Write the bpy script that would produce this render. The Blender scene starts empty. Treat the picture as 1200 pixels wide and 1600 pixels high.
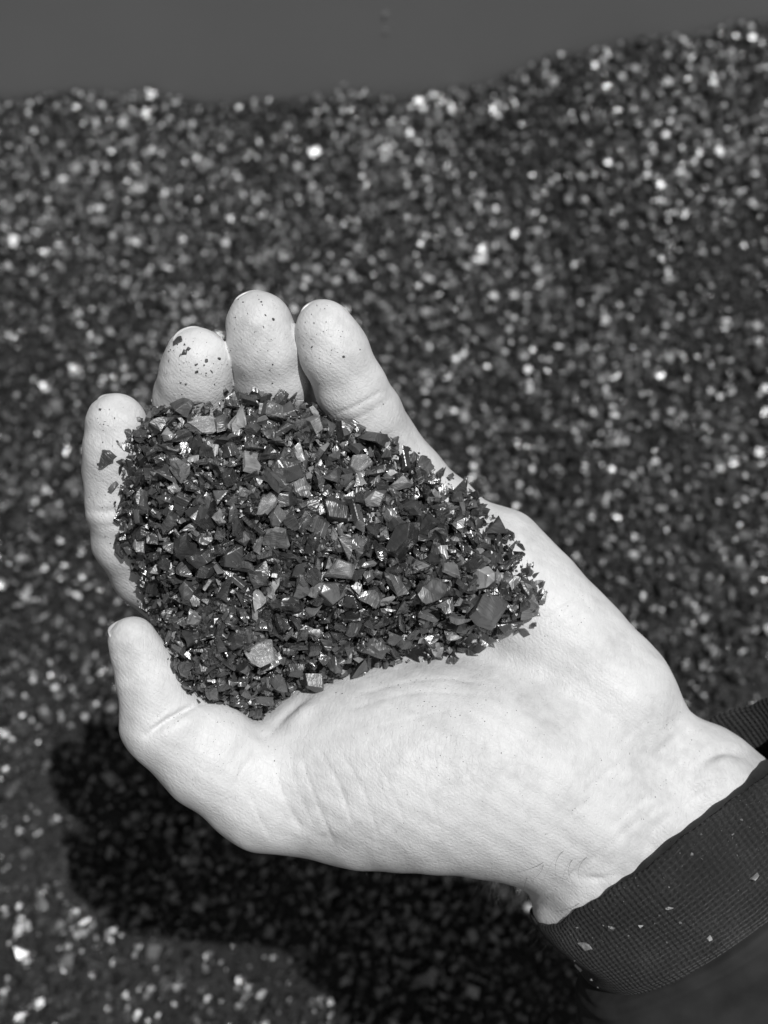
import bpy, bmesh, math, random, time
import numpy as np
from mathutils import Vector, Matrix
from mathutils.bvhtree import BVHTree

T0 = time.time()
random.seed(11)
RNG = np.random.default_rng(11)
scene = bpy.context.scene
COL = scene.collection

# ------------------------------------------------------------------ camera
CAM_H = 0.62            # metres above the flake pile
PITCH = 60.0            # degrees below the horizon
FPX = 1980.0            # focal length in photo pixels (photo 1200 x 1600)
D0 = 300.0              # mm, camera to the hand
camd = bpy.data.cameras.new('camera')
cam = bpy.data.objects.new('camera', camd); COL.objects.link(cam)
cam.location = (0, 0, CAM_H)
cam.rotation_euler = (math.radians(90 - PITCH), 0, 0)
camd.sensor_fit = 'VERTICAL'; camd.sensor_height = 36.0
camd.lens = FPX / 1600 * 36.0
camd.clip_start = 0.01; camd.clip_end = 100
camd.dof.use_dof = True
camd.dof.focus_distance = 0.283
camd.dof.aperture_fstop = 15.0
scene.camera = cam
RC = np.array(Matrix.Rotation(math.radians(90 - PITCH), 3, 'X'))
CL = np.array([0, 0, CAM_H])

def to_world(p):                    # hand millimetres -> world metres
    p = np.asarray(p, float)
    return ((p - np.array([0, 0, D0])) / 1000.0) @ RC.T + CL

def dir_world(v):
    return np.asarray(v, float) @ RC.T

def P(px, py, z=0.0):               # point of the hand in millimetres
    s = (D0 - z) / FPX
    return np.array([(px - 600) * s, (800 - py) * s, z])

# ------------------------------------------------------------------ light
SUN_DIR = dir_world([0.255, 0.355, 0.90]); SUN_DIR /= np.linalg.norm(SUN_DIR)
world = bpy.data.worlds.new('World'); scene.world = world; world.use_nodes = True
wn = world.node_tree.nodes; wl = world.node_tree.links
wn.clear()
sky = wn.new('ShaderNodeTexSky'); sky.sky_type = 'NISHITA'; sky.sun_disc = False
sky.sun_elevation = math.asin(SUN_DIR[2]); sky.sun_rotation = math.atan2(SUN_DIR[0], SUN_DIR[1])
bw = wn.new('ShaderNodeRGBToBW'); bg = wn.new('ShaderNodeBackground'); bg.inputs[1].default_value = 0.075
wo = wn.new('ShaderNodeOutputWorld')
wl.new(sky.outputs[0], bw.inputs[0]); wl.new(bw.outputs[0], bg.inputs[0]); wl.new(bg.outputs[0], wo.inputs[0])
sund = bpy.data.lights.new('sun', 'SUN'); sund.energy = 3.9; sund.angle = math.radians(0.53)
sun = bpy.data.objects.new('sun', sund); COL.objects.link(sun)
sun.rotation_euler = Vector(SUN_DIR).to_track_quat('Z', 'Y').to_euler()
sun.location = (0, 0, 3)
scene.view_settings.view_transform = 'Standard'; scene.view_settings.look = 'None'
scene.view_settings.exposure = 0.0; scene.view_settings.gamma = 1.0
scene.view_settings.use_curve_mapping = False

# ------------------------------------------------------------------ helpers
def tag(o, label=None, cat=None, group=None, kind=None):
    if label: o['label'] = label
    if cat: o['category'] = cat
    if group: o['group'] = group
    if kind: o['kind'] = kind
    return o

def mesh_np(name, verts, faces, smooth=False):
    """faces: (n,3) or (n,4) array"""
    me = bpy.data.meshes.new(name)
    verts = np.ascontiguousarray(verts, np.float32); faces = np.ascontiguousarray(faces, np.int32)
    n, k = faces.shape
    me.vertices.add(len(verts)); me.vertices.foreach_set('co', verts.ravel())
    me.loops.add(n * k); me.loops.foreach_set('vertex_index', faces.ravel())
    me.polygons.add(n); me.polygons.foreach_set('loop_start', np.arange(0, n * k, k, dtype=np.int32))
    me.update(calc_edges=True)
    me.validate()
    me.polygons.foreach_set('use_smooth', np.full(len(me.polygons), smooth, bool))
    return me

def link(name, me, mat=None, parent=None):
    o = bpy.data.objects.new(name, me); COL.objects.link(o)
    if mat and not me.materials: me.materials.append(mat)
    if parent: o.parent = parent
    return o

class NT:
    def __init__(self, name):
        self.m = bpy.data.materials.new(name); self.m.use_nodes = True
        self.t = self.m.node_tree; self.b = self.t.nodes['Principled BSDF']
    def n(self, typ, **kw):
        nd = self.t.nodes.new(typ)
        for k, v in kw.items():
            if k in nd.inputs: nd.inputs[k].default_value = v
            else: setattr(nd, k, v)
        return nd
    def l(self, a, b): self.t.links.new(a, b)
    def ramp(self, src, stops):
        r = self.n('ShaderNodeValToRGB'); e = r.color_ramp.elements
        while len(e) < len(stops): e.new(0.5)
        for i, (p, v) in enumerate(stops):
            e[i].position = p; e[i].color = (v, v, v, 1)
        self.l(src, r.inputs[0]); return r.outputs[0]
    def mul(self, a, f):
        m = self.n('ShaderNodeMath', operation='MULTIPLY'); self.l(a, m.inputs[0])
        if isinstance(f, float): m.inputs[1].default_value = f
        else: self.l(f, m.inputs[1])
        return m.outputs[0]
    def add(self, a, b):
        m = self.n('ShaderNodeMath', operation='ADD'); self.l(a, m.inputs[0])
        if isinstance(b, float): m.inputs[1].default_value = b
        else: self.l(b, m.inputs[1])
        return m.outputs[0]

# ------------------------------------------------------------------ materials
def mat_skin():
    g = NT('skin'); tc = g.n('ShaderNodeTexCoord').outputs['Object']
    n1 = g.n('ShaderNodeTexNoise', Scale=55.0, Detail=4.0); g.l(tc, n1.inputs['Vector'])
    n2 = g.n('ShaderNodeTexNoise', Scale=420.0, Detail=3.0); g.l(tc, n2.inputs['Vector'])
    s = g.add(g.mul(n1.outputs[0], 0.7), g.mul(n2.outputs[0], 0.3))
    g.l(g.ramp(s, [(0.32, 0.45), (0.5, 0.575), (0.68, 0.645)]), g.b.inputs['Base Color'])
    g.b.inputs['Roughness'].default_value = 0.5
    g.b.inputs['Specular IOR Level'].default_value = 0.35
    g.b.inputs['Subsurface Weight'].default_value = 0.2
    g.b.inputs['Subsurface Scale'].default_value = 0.0012
    g.b.inputs['Subsurface Radius'].default_value = (1, 1, 1)
    mp = g.n('ShaderNodeMapping'); mp.inputs['Rotation'].default_value = (0.3, 0.4, 0.75); mp.inputs['Scale'].default_value = (1.0, 0.22, 1.0)
    g.l(tc, mp.inputs[0])
    v = g.n('ShaderNodeTexNoise', Scale=1300.0, Detail=3.0, Distortion=0.4); g.l(mp.outputs[0], v.inputs['Vector'])
    mp2 = g.n('ShaderNodeMapping'); mp2.inputs['Rotation'].default_value = (-0.2, 0.3, -0.6); mp2.inputs['Scale'].default_value = (1.0, 0.25, 1.0)
    g.l(tc, mp2.inputs[0])
    v2 = g.n('ShaderNodeTexNoise', Scale=900.0, Detail=3.0); g.l(mp2.outputs[0], v2.inputs['Vector'])
    n3 = g.n('ShaderNodeTexNoise', Scale=2200.0, Detail=3.0); g.l(tc, n3.inputs['Vector'])
    h = g.add(g.add(g.mul(v.outputs[0], 0.6), g.mul(v2.outputs[0], 0.5)), g.mul(n3.outputs[0], 0.4))
    vo = g.n('ShaderNodeTexVoronoi', feature='DISTANCE_TO_EDGE', Scale=820.0); mp3 = g.n('ShaderNodeMapping')
    mp3.inputs['Rotation'].default_value = (0.2, 0.5, 0.8); mp3.inputs['Scale'].default_value = (1.0, 0.45, 1.0)
    wob = g.n('ShaderNodeTexNoise', Scale=300.0, Detail=3.0); g.l(tc, wob.inputs['Vector'])
    wm = g.n('ShaderNodeVectorMath', operation='MULTIPLY_ADD'); g.l(wob.outputs['Color'], wm.inputs[0]); wm.inputs[1].default_value = (0.002, 0.002, 0.002); g.l(tc, wm.inputs[2])
    g.l(wm.outputs[0], mp3.inputs[0]); g.l(mp3.outputs[0], vo.inputs['Vector'])
    h = g.add(h, g.mul(g.ramp(vo.outputs['Distance'], [(0.0, 0.0), (0.10, 1.0)]), 0.16))
    rid = g.n('ShaderNodeTexWave', wave_type='BANDS', bands_direction='DIAGONAL', Scale=420.0, Distortion=9.0, Detail=2.0); rid.inputs['Detail Scale'].default_value = 0.25
    g.l(tc, rid.inputs['Vector']); h = g.add(h, g.mul(rid.outputs['Fac'], 0.085))
    bp = g.n('ShaderNodeBump', Strength=0.5, Distance=0.0004); g.l(h, bp.inputs['Height'])
    g.l(bp.outputs[0], g.b.inputs['Normal'])
    return g.m

def mat_flake(name, island, lo=0.022, hi=0.16, bump=0.0010, knee=0.76, rough=0.18, ior=2.1):
    g = NT(name); tc = g.n('ShaderNodeTexCoord').outputs['Object']
    if not island:                      # single flakes are unit meshes scaled to millimetres
        vm = g.n('ShaderNodeVectorMath', operation='MULTIPLY_ADD'); g.l(tc, vm.inputs[0])
        vm.inputs[1].default_value = (0.006, 0.006, 0.006); g.l(g.n('ShaderNodeObjectInfo').outputs['Random'], vm.inputs[2]); tc = vm.outputs[0]
    r = g.n('ShaderNodeNewGeometry').outputs['Random Per Island'] if island else g.n('ShaderNodeObjectInfo').outputs['Random']
    c = g.ramp(r, [(0.0, lo), (0.5, lo * 2.2), (knee, hi * 0.45), (0.94, hi), (1.0, hi * 2.2)])
    nz = g.n('ShaderNodeTexNoise', Scale=300.0, Detail=4.0); g.l(tc, nz.inputs['Vector'])
    mx = g.n('ShaderNodeMix', data_type='RGBA', blend_type='MULTIPLY'); mx.inputs[0].default_value = 1.0
    g.l(c, mx.inputs[6]); g.l(g.ramp(nz.outputs[0], [(0.3, 0.55), (0.7, 1.35)]), mx.inputs[7])
    g.l(mx.outputs[2], g.b.inputs['Base Color'])
    n2 = g.n('ShaderNodeTexNoise', Scale=180.0, Detail=2.0); g.l(tc, n2.inputs['Vector'])
    wh = g.n('ShaderNodeTexWhiteNoise', noise_dimensions='1D'); g.l(r, wh.inputs['W'])
    ro = g.add(g.mul(g.ramp(n2.outputs[0], [(0.3, 0.0), (0.7, 1.0)]), 0.14), g.mul(wh.outputs['Value'], 0.22))
    g.l(g.add(ro, rough), g.b.inputs['Roughness'])
    g.b.inputs['IOR'].default_value = ior
    mp = g.n('ShaderNodeMapping'); mp.inputs['Scale'].default_value = (1.0, 0.12, 0.4)
    g.l(tc, mp.inputs[0])
    st = g.n('ShaderNodeTexNoise', Scale=1900.0, Detail=3.0, Distortion=0.6); g.l(mp.outputs[0], st.inputs['Vector'])
    cv = g.n('ShaderNodeTexNoise', Scale=330.0, Detail=1.0); g.l(tc, cv.inputs['Vector'])
    h = g.add(g.mul(st.outputs[0], 0.40), g.mul(cv.outputs[0], 0.75))
    bp = g.n('ShaderNodeBump', Strength=0.6, Distance=bump); g.l(h, bp.inputs['Height'])
    g.l(bp.outputs[0], g.b.inputs['Normal'])
    return g.m

def mat_plain(name, v, rough=0.6, spec=0.5, var=0.12, scale=20.0):
    g = NT(name); tc = g.n('ShaderNodeTexCoord').outputs['Object']
    n1 = g.n('ShaderNodeTexNoise', Scale=scale, Detail=5.0); g.l(tc, n1.inputs['Vector'])
    g.l(g.ramp(n1.outputs[0], [(0.3, v * (1 - var)), (0.7, v * (1 + var))]), g.b.inputs['Base Color'])
    g.b.inputs['Roughness'].default_value = rough
    g.b.inputs['Specular IOR Level'].default_value = spec
    return g.m

def mat_knit():
    g = NT('knit'); uv = g.n('ShaderNodeUVMap').outputs[0]
    mp = g.n('ShaderNodeMapping'); g.l(uv, mp.inputs[0]); mp.inputs['Scale'].default_value = (1, 1, 1)
    # uv is in millimetres: x around the wrist, y along the arm
    w1 = g.n('ShaderNodeTexWave', wave_type='BANDS', bands_direction='X', Scale=0.25, Distortion=1.4, Detail=1.0)
    w2 = g.n('ShaderNodeTexWave', wave_type='BANDS', bands_direction='Y', Scale=0.28, Distortion=2.2, Detail=1.0)
    g.l(mp.outputs[0], w1.inputs['Vector']); g.l(mp.outputs[0], w2.inputs['Vector'])
    nz = g.n('ShaderNodeTexNoise', Scale=2.2, Detail=4.0); g.l(uv, nz.inputs['Vector'])
    big = g.n('ShaderNodeTexNoise', Scale=0.09, Detail=4.0); g.l(uv, big.inputs['Vector'])
    h = g.add(g.add(g.mul(w1.outputs['Fac'], 0.55), g.mul(w2.outputs['Fac'], 0.5)), g.mul(nz.outputs[0], 0.8))
    bp = g.n('ShaderNodeBump', Strength=0.95, Distance=0.0006); g.l(h, bp.inputs['Height'])
    g.l(bp.outputs[0], g.b.inputs['Normal'])
    s = g.add(g.mul(nz.outputs[0], 0.5), g.mul(big.outputs[0], 0.5))
    g.l(g.ramp(s, [(0.30, 0.010), (0.52, 0.020), (0.75, 0.055)]), g.b.inputs['Base Color'])
    g.b.inputs['Roughness'].default_value = 0.85
    g.b.inputs['Specular IOR Level'].default_value = 0.2
    g.b.inputs['Sheen Weight'].default_value = 0.08
    return g.m

M_SKIN = mat_skin()
M_FLAKE = mat_flake('flake_plastic', False)
M_FLAKES = mat_flake('flake_mass', True, 0.018, 0.13)
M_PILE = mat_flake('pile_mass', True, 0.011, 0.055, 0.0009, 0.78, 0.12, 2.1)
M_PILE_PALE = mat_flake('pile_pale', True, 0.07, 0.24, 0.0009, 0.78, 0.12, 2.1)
M_PALE = mat_plain('pale_plastic', 0.33, 0.3, 0.5, 0.25, 400)
M_NAIL = mat_plain('nail', 0.46, 0.32, 0.5, 0.06, 200)
M_KNIT = mat_knit()
M_CLOTH = mat_plain('sleeve_cloth', 0.022, 0.8, 0.2, 0.3, 120)
M_HAIR = mat_plain('hair', 0.05, 0.5, 0.4, 0.1, 50)
M_DUST = mat_plain('dust', 0.06, 0.6, 0.4, 0.5, 900)

# ------------------------------------------------------------------ flake shapes
def flake_mesh(name, seed, kind, bevel):
    r = random.Random(seed)
    bm = bmesh.new()
    n = {'slab': r.choice((4, 4, 5, 6)), 'chunk': r.choice((4, 5)), 'splinter': r.choice((3, 4)), 'shard': r.choice((3, 3, 4))}[kind]
    asp = {'slab': r.uniform(0.55, 0.95), 'chunk': r.uniform(0.65, 1.0), 'splinter': r.uniform(0.26, 0.42), 'shard': r.uniform(0.5, 0.8)}[kind]
    th = {'slab': r.uniform(0.14, 0.26), 'chunk': r.uniform(0.30, 0.62), 'splinter': r.uniform(0.14, 0.28), 'shard': r.uniform(0.2, 0.42)}[kind]
    a0 = r.uniform(0, 6.28)
    top = r.uniform(0.62, 1.0) if kind != 'shard' else r.uniform(0.15, 0.6); sx, sy = r.uniform(-.10, .10), r.uniform(-.10, .10)
    tx, ty = r.uniform(-.28, .28), r.uniform(-.28, .28)
    for i in range(n):
        a = a0 + 6.283 * (i + r.uniform(-.32, .32)) / n
        R = 0.5 * r.uniform(0.74, 1.16)
        x, y = R * math.cos(a), R * math.sin(a) * asp
        bm.verts.new((x, y, -th / 2 + r.uniform(-.03, .03)))
        bm.verts.new((x * top + sx, y * top + sy, th / 2 + tx * x + ty * y))
    if r.random() < 0.45:
        bm.verts.new((r.uniform(-.25, .25), r.uniform(-.2, .2) * asp, th * r.uniform(.55, .95)))
    res = bmesh.ops.convex_hull(bm, input=bm.verts)
    bmesh.ops.delete(bm, geom=[v for v in bm.verts if not v.link_faces], context='VERTS')
    bmesh.ops.dissolve_limit(bm, angle_limit=0.12, verts=bm.verts, edges=bm.edges)
    if bevel and r.random() < 0.6:
        bmesh.ops.triangulate(bm, faces=bm.faces)
        bmesh.ops.subdivide_edges(bm, edges=list(bm.edges), cuts=1, use_grid_fill=True)
        if r.random() < 0.5: bmesh.ops.subdivide_edges(bm, edges=[e for e in bm.edges if r.random() < 0.4], cuts=1)
        for v in bm.verts:
            v.co += Vector((r.uniform(-1, 1), r.uniform(-1, 1), r.uniform(-1, 1))) * 0.042
        bmesh.ops.triangulate(bm, faces=bm.faces)
        for f in bm.faces: f.smooth = r.random() < 0.0
    elif bevel:
        bmesh.ops.bevel(bm, geom=list(bm.edges), offset=0.018, segments=1, affect='EDGES', profile=0.5, clamp_overlap=True)
    bmesh.ops.triangulate(bm, faces=bm.faces)
    bmesh.ops.recalc_face_normals(bm, faces=bm.faces)
    me = bpy.data.meshes.new(name); bm.to_mesh(me); bm.free()
    return me

KINDS = ['slab'] * 4 + ['chunk'] * 1 + ['shard'] * 4 + ['splinter'] * 3
SRC = [flake_mesh('flake_low', 100 + i, KINDS[i % 12], False) for i in range(36)]
FINE = [flake_mesh('flake', 500 + i, KINDS[i % 12], True) for i in range(36)]
def arrays(me):
    v = np.array([x.co[:] for x in me.vertices], np.float32)
    f = np.array([p.vertices[:] for p in me.polygons], np.int32)
    return v, f
SRC_A = [arrays(m) for m in SRC]

def rand_rot(n, rng):
    q = rng.normal(size=(n, 4)); q /= np.linalg.norm(q, axis=1)[:, None]
    w, x, y, z = q.T
    return np.stack([1-2*(y*y+z*z), 2*(x*y-z*w), 2*(x*z+y*w), 2*(x*y+z*w), 1-2*(x*x+z*z), 2*(y*z-x*w),
                     2*(x*z-y*w), 2*(y*z+x*w), 1-2*(x*x+y*y)], 1).reshape(n, 3, 3)

def orient(nrm, spread, rng):
    """frames whose z leans to the heap's normal, more or less"""
    n = len(nrm); z = nrm + rng.normal(size=(n, 3)) * spread; z /= np.linalg.norm(z, axis=1)[:, None]
    x = rng.normal(size=(n, 3)); x -= z * (x * z).sum(1)[:, None]; x /= np.linalg.norm(x, axis=1)[:, None]
    y = np.cross(z, x)
    return np.stack([x, y, z], 2)

def scatter_mesh(name, pos, rot, size):
    """join many flakes into one mesh"""
    V, F, off = [], [], 0
    kind = RNG.integers(0, len(SRC_A), len(pos))
    for k, (v, f) in enumerate(SRC_A):
        i = np.nonzero(kind == k)[0]
        if not len(i): continue
        vv = np.einsum('nij,vj->nvi', rot[i], v) * size[i][:, None, None] + pos[i][:, None, :]
        ff = f[None] + (np.arange(len(i)) * len(v))[:, None, None] + off
        V.append(vv.reshape(-1, 3)); F.append(ff.reshape(-1, 3)); off += len(i) * len(v)
    return mesh_np(name, np.concatenate(V), np.concatenate(F))

# ------------------------------------------------------------------ setting: wall, pile
WALL_Y = 0.69
bm = bmesh.new()
bmesh.ops.create_cube(bm, size=1, matrix=Matrix.Translation((0, WALL_Y + 0.02, 0.25)) @ Matrix.Diagonal((8.0, 0.04, 1.9, 1)))
me = bpy.data.meshes.new('wall'); bm.to_mesh(me); bm.free()
M_WALL = mat_plain('wall_paint', 0.25, 0.55, 0.3, 0.04, 9.0)
wall = link('wall', me, M_WALL)
tag(wall, 'plain grey painted wall behind the flake pile', kind='structure')

def pile_h(x, y):
    h = 0.068 / (1 + np.exp(-(x - 0.115) / 0.042)) * np.clip((y - 0.15) / 0.5, 0, 1) ** 1.2
    h = h + 0.007 * np.exp(-((x + 0.22) / 0.11) ** 2) * np.clip((y - 0.3) / 0.35, 0, 1)
    h = h + 0.006 * np.sin(x * 17 + 1.3) * np.sin(y * 13 + 0.4) + 0.003 * np.sin(x * 41 + y * 23) + 0.0022 * np.sin(x * 97 + 3 * np.sin(y * 61)) * np.sin(y * 83 + 1)
    return h
gx = np.concatenate([np.linspace(-3.9, -0.95, 40), np.linspace(-0.9, 0.9, 181), np.linspace(0.95, 3.9, 40)]); gy = np.concatenate([np.linspace(-3, -0.65, 30), np.linspace(-0.6, WALL_Y - 0.002, 130)])
X, Y = np.meshgrid(gx, gy, indexing='ij')
Z = pile_h(X, Y) - 0.003
idx = np.arange(X.size).reshape(X.shape)
F = np.stack([idx[:-1, :-1], idx[1:, :-1], idx[1:, 1:], idx[:-1, 1:]], -1).reshape(-1, 4)
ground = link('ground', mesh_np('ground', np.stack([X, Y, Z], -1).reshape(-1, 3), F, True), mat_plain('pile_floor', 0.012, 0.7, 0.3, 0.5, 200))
tag(ground, 'dark body of the flake pile under its loose surface', kind='structure')

sp = 0.0033
px = np.arange(-0.46, 0.46, sp); py = np.arange(-0.10, WALL_Y - 0.002, sp)
X, Y = [a.ravel() for a in np.meshgrid(px, py)]
keep = np.abs(X) < 0.24 + 0.30 * np.clip(Y, 0, 1)
X, Y = X[keep], Y[keep]; n = len(X)
X = X + RNG.uniform(-.5, .5, n) * sp * 1.3; Y = np.minimum(Y + RNG.uniform(-.5, .5, n) * sp * 1.3, WALL_Y - 0.003)
patch = 0.5 + 0.25*np.sin(X*31 + 2*np.sin(Y*23)) + 0.25*np.sin(Y*37 + 2.3*np.sin(X*19 + 1))
size = (0.0032 + 0.0056 * RNG.random(n) ** 2.2) * (0.78 + 0.5 * patch)
size = np.where(RNG.random(n) < 0.03, size * 1.6, size)
# the pile goes on, laid a little coarser, to either side
sp2 = 0.0056
X2, Y2 = [a.ravel() for a in np.meshgrid(np.arange(-0.95, 0.95, sp2), np.arange(-0.35, WALL_Y - 0.004, sp2))]
out = ~((np.abs(X2) < 0.24 + 0.30 * np.clip(Y2, 0, 1)) & (np.abs(X2) < 0.46) & (Y2 > -0.10)); X2, Y2 = X2[out], Y2[out]; n2_ = len(X2)
X = np.concatenate([X, X2 + RNG.uniform(-.6, .6, n2_) * sp2]); Y = np.concatenate([Y, np.minimum(Y2 + RNG.uniform(-.6, .6, n2_) * sp2, WALL_Y - 0.004)])
size = np.concatenate([size, 0.0062 + 0.005 * RNG.random(n2_) ** 2]); n = len(X)
Zp = pile_h(X, Y) + RNG.uniform(-0.003, 0.0028, n)
pos = np.stack([X, Y, Zp], 1)
pos[:, 1] = np.minimum(pos[:, 1], WALL_Y - size * 0.6)
# flakes turned for brightness: far ones catch the sun, near ones tilt away
t = np.clip((Y - 0.16) / 0.25, 0, 1)[:, None]
lean = (1 - t) * np.array([-0.62, 0.55, 0.5]) + t * np.array([0.13, -0.48, 0.86])
rots = orient(lean, 0.44, RNG)
# pale flakes in clumps, thinned towards the front to imitate light falling off there
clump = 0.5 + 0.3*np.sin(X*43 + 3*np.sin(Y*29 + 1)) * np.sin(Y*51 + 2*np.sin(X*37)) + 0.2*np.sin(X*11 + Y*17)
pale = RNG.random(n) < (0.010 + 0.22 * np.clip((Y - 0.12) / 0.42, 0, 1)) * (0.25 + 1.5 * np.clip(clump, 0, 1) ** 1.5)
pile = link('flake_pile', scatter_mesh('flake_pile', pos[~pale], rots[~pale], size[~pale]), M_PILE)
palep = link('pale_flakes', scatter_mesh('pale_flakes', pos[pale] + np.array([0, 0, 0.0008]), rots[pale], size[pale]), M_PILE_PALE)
tag(palep, 'light grey flakes strewn in clumps over the dark pile, set denser near the wall so the front looks shaded', 'pale flakes', kind='stuff')
tag(pile, 'wide pile of dark shiny shredded flakes behind and under the hand', 'flake pile', kind='stuff')
print('pile', n, time.time() - T0)

# ------------------------------------------------------------------ the hand: a distance field, then a surface
f32 = np.float32
AI = np.array([-0.61, 0.79, 0.0]); AI /= np.linalg.norm(AI)       # towards the hand
BETA = math.radians(14)
A3 = AI * math.cos(BETA) + np.array([0, 0, math.sin(BETA)])
U3 = np.cross(AI, [0, 0, 1.0]); U3 /= np.linalg.norm(U3)
if U3[0] < 0: U3 = -U3
V3 = -AI * math.sin(BETA) + np.array([0, 0, math.cos(BETA)])
CC = P(1057, 1267, -12)
RU, RV = 45.0, 23.0
def rc(p, a, b, ra, rb):
    a = a.astype(f32); ba = (b - a).astype(f32)
    l2 = float(ba @ ba); rr = ra - rb; a2 = l2 - rr * rr; il2 = 1.0 / l2
    pa = p - a
    y = pa @ ba; z = y - l2
    x2 = ((pa * f32(l2) - y[:, None] * ba) ** 2).sum(1)
    y2 = y * y * l2; z2 = z * z * l2
    k = np.sign(rr) * rr * rr * x2
    d = (np.sqrt(x2 * a2 * il2) + y * rr) * il2 - ra
    m1 = np.sign(z) * a2 * z2 > k
    m2 = np.sign(y) * a2 * y2 < k
    d = np.where(m2, np.sqrt(x2 + y2) * il2 - ra, d)
    d = np.where(m1, np.sqrt(x2 + z2) * il2 - rb, d)
    return d.astype(f32)

def ell(p, c, R, r):
    q = (p - c.astype(f32)) @ np.asarray(R, f32)        # columns of R = axes
    r = np.asarray(r, f32)
    k0 = np.sqrt(((q / r) ** 2).sum(1)); k1 = np.sqrt(((q / (r * r)) ** 2).sum(1)) + 1e-6
    return (k0 * (k0 - 1) / k1).astype(f32)

def smin(a, b, k):
    h = np.maximum(k - np.abs(a - b), 0) / k
    return np.minimum(a, b) - h * h * h * k / 6.0

def chain(p, pts, k=2.0):
    d = None
    for (a, ra), (b, rb) in zip(pts[:-1], pts[1:]):
        e = rc(p, a, b, ra, rb)
        d = e if d is None else smin(d, e, k)
    return d

def ax(px, py):     # axes with x along a picture direction
    v = np.array([px, -py, 0.0]); v /= np.linalg.norm(v)
    w = np.array([-v[1], v[0], 0.0])
    return np.stack([v, w, np.array([0, 0, 1.0])], 1)

FING = {
 'index':  [((405,1000,-20),11.3), ((305,948,-13),10.0), ((234,890,-5),9.2), ((202,842,2),8.5), ((189,792,7),7.9), ((186,735,9),8.1), ((182,662,13),6.9)],
 'middle': [((505,890,-24),11.3), ((420,790,-27),10.0), ((345,715,-22),9.6), ((312,665,-8),8.9), ((303,625,4),9.3), ((305,590,10),8.1), ((308,564,13),7.6)],
 'ring':   [((600,812,-20),11.0), ((530,735,-23),9.8), ((470,678,-18),9.3), ((440,630,-5),8.6), ((425,590,6),8.7), ((414,545,12),8.0), ((405,508,14),7.6)],
 'little': [((690,815,-10),10.2), ((640,750,-8),9.0), ((594,694,-2),8.9), ((570,648,4),8.5), ((548,606,9),8.1), ((525,555,14),7.6), ((506,514,16),6.5)],
}
FPTS = {k: [(P(*c), r) for c, r in v] for k, v in FING.items()}
THUMB = [(P(830,1240,-12),15.0), (P(560,1240,-6),14.5), (P(418,1232,0),13.6), (P(330,1183,6),11.6), (P(256,1128,10),9.4), (P(237,1068,13),7.1), (P(207,1001,15),5.2)]

def hand_sdf(p):
    p = p.astype(f32)
    # forearm and wrist
    arm = lambda q: q - A3 * 75 + (P(1020, 1300, -12) - q) * 0.32
    w1, w2, w3 = P(945,1366,-11), P(1092,1236,-13), P(1015,1300,-12)
    d = smin(rc(p, w1, arm(w1), 16.3, 17.0), rc(p, w2, w2 - A3 * 70 + U3 * 15, 16.5, 17.5), 9)
    d = smin(d, rc(p, w3, arm(w3), 18.0, 17.0), 9)
    d = smin(d, rc(p, P(880,1426,-11), P(945,1390,-12), 6.5, 9.0), 9)          # bone at the side of the wrist
    # metacarpals and palm
    pal = rc(p, P(870,1225,-15), P(405,1000,-20), 14.0, 11.3)
    pal = smin(pal, rc(p, P(900,1185,-16), P(505,890,-24), 14.0, 11.3), 8)
    pal = smin(pal, rc(p, P(935,1150,-16), P(600,812,-20), 14.0, 11.0), 8)
    pal = smin(pal, rc(p, P(975,1115,-14), P(690,815,-10), 13.5, 10.2), 8)
    hyp = rc(p, P(960,1082,-9), P(778,880,-9), 14.0, 13.0)
    pal = smin(pal, hyp, 8)
    d = smin(d, pal, 16)
    # ball of the thumb
    th = ell(p, P(670,1195,-5), ax(1, -0.02), (47, 24.5, 24))
    th = smin(th, chain(p, THUMB[:3], 4), 10)
    th = smin(th, ell(p, P(830,1240,-8), ax(1, 0.25), (34, 21, 20)), 12)
    d = smin(d, th, 13)
    # web between thumb and first finger
    d = smin(d, rc(p, P(440,1165,-8), P(520,1085,-14), 6.0, 9.0), 5)
    # thumb
    d = smin(d, chain(p, THUMB[2:], 3.0), 5)
    d = smin(d, ell(p, P(330,1160,9), ax(1, 0.62), (10, 9, 8)), 3)           # pad of the lower thumb
    # fingers
    out = d
    for k, pts in FPTS.items():
        f = chain(p, pts, 2.2)
        a, b = pts[-3][0], pts[-1][0]
        t = (b - a) / np.linalg.norm(b - a)
        c = a * 0.35 + b * 0.65 + np.array([0, 0, 1.6])
        u = np.cross([0, 0, 1.0], t); u /= np.linalg.norm(u); w = np.cross(t, u)
        r = pts[-2][1]
        f = smin(f, ell(p, c, np.stack([t, u, w], 1), (8.5, r * 0.94, r * 0.88)), 2.0)
        fd = smin(d, f, 5.0)
        out = smin(out, fd, 0.9) if out is not d else fd
    return out

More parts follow.
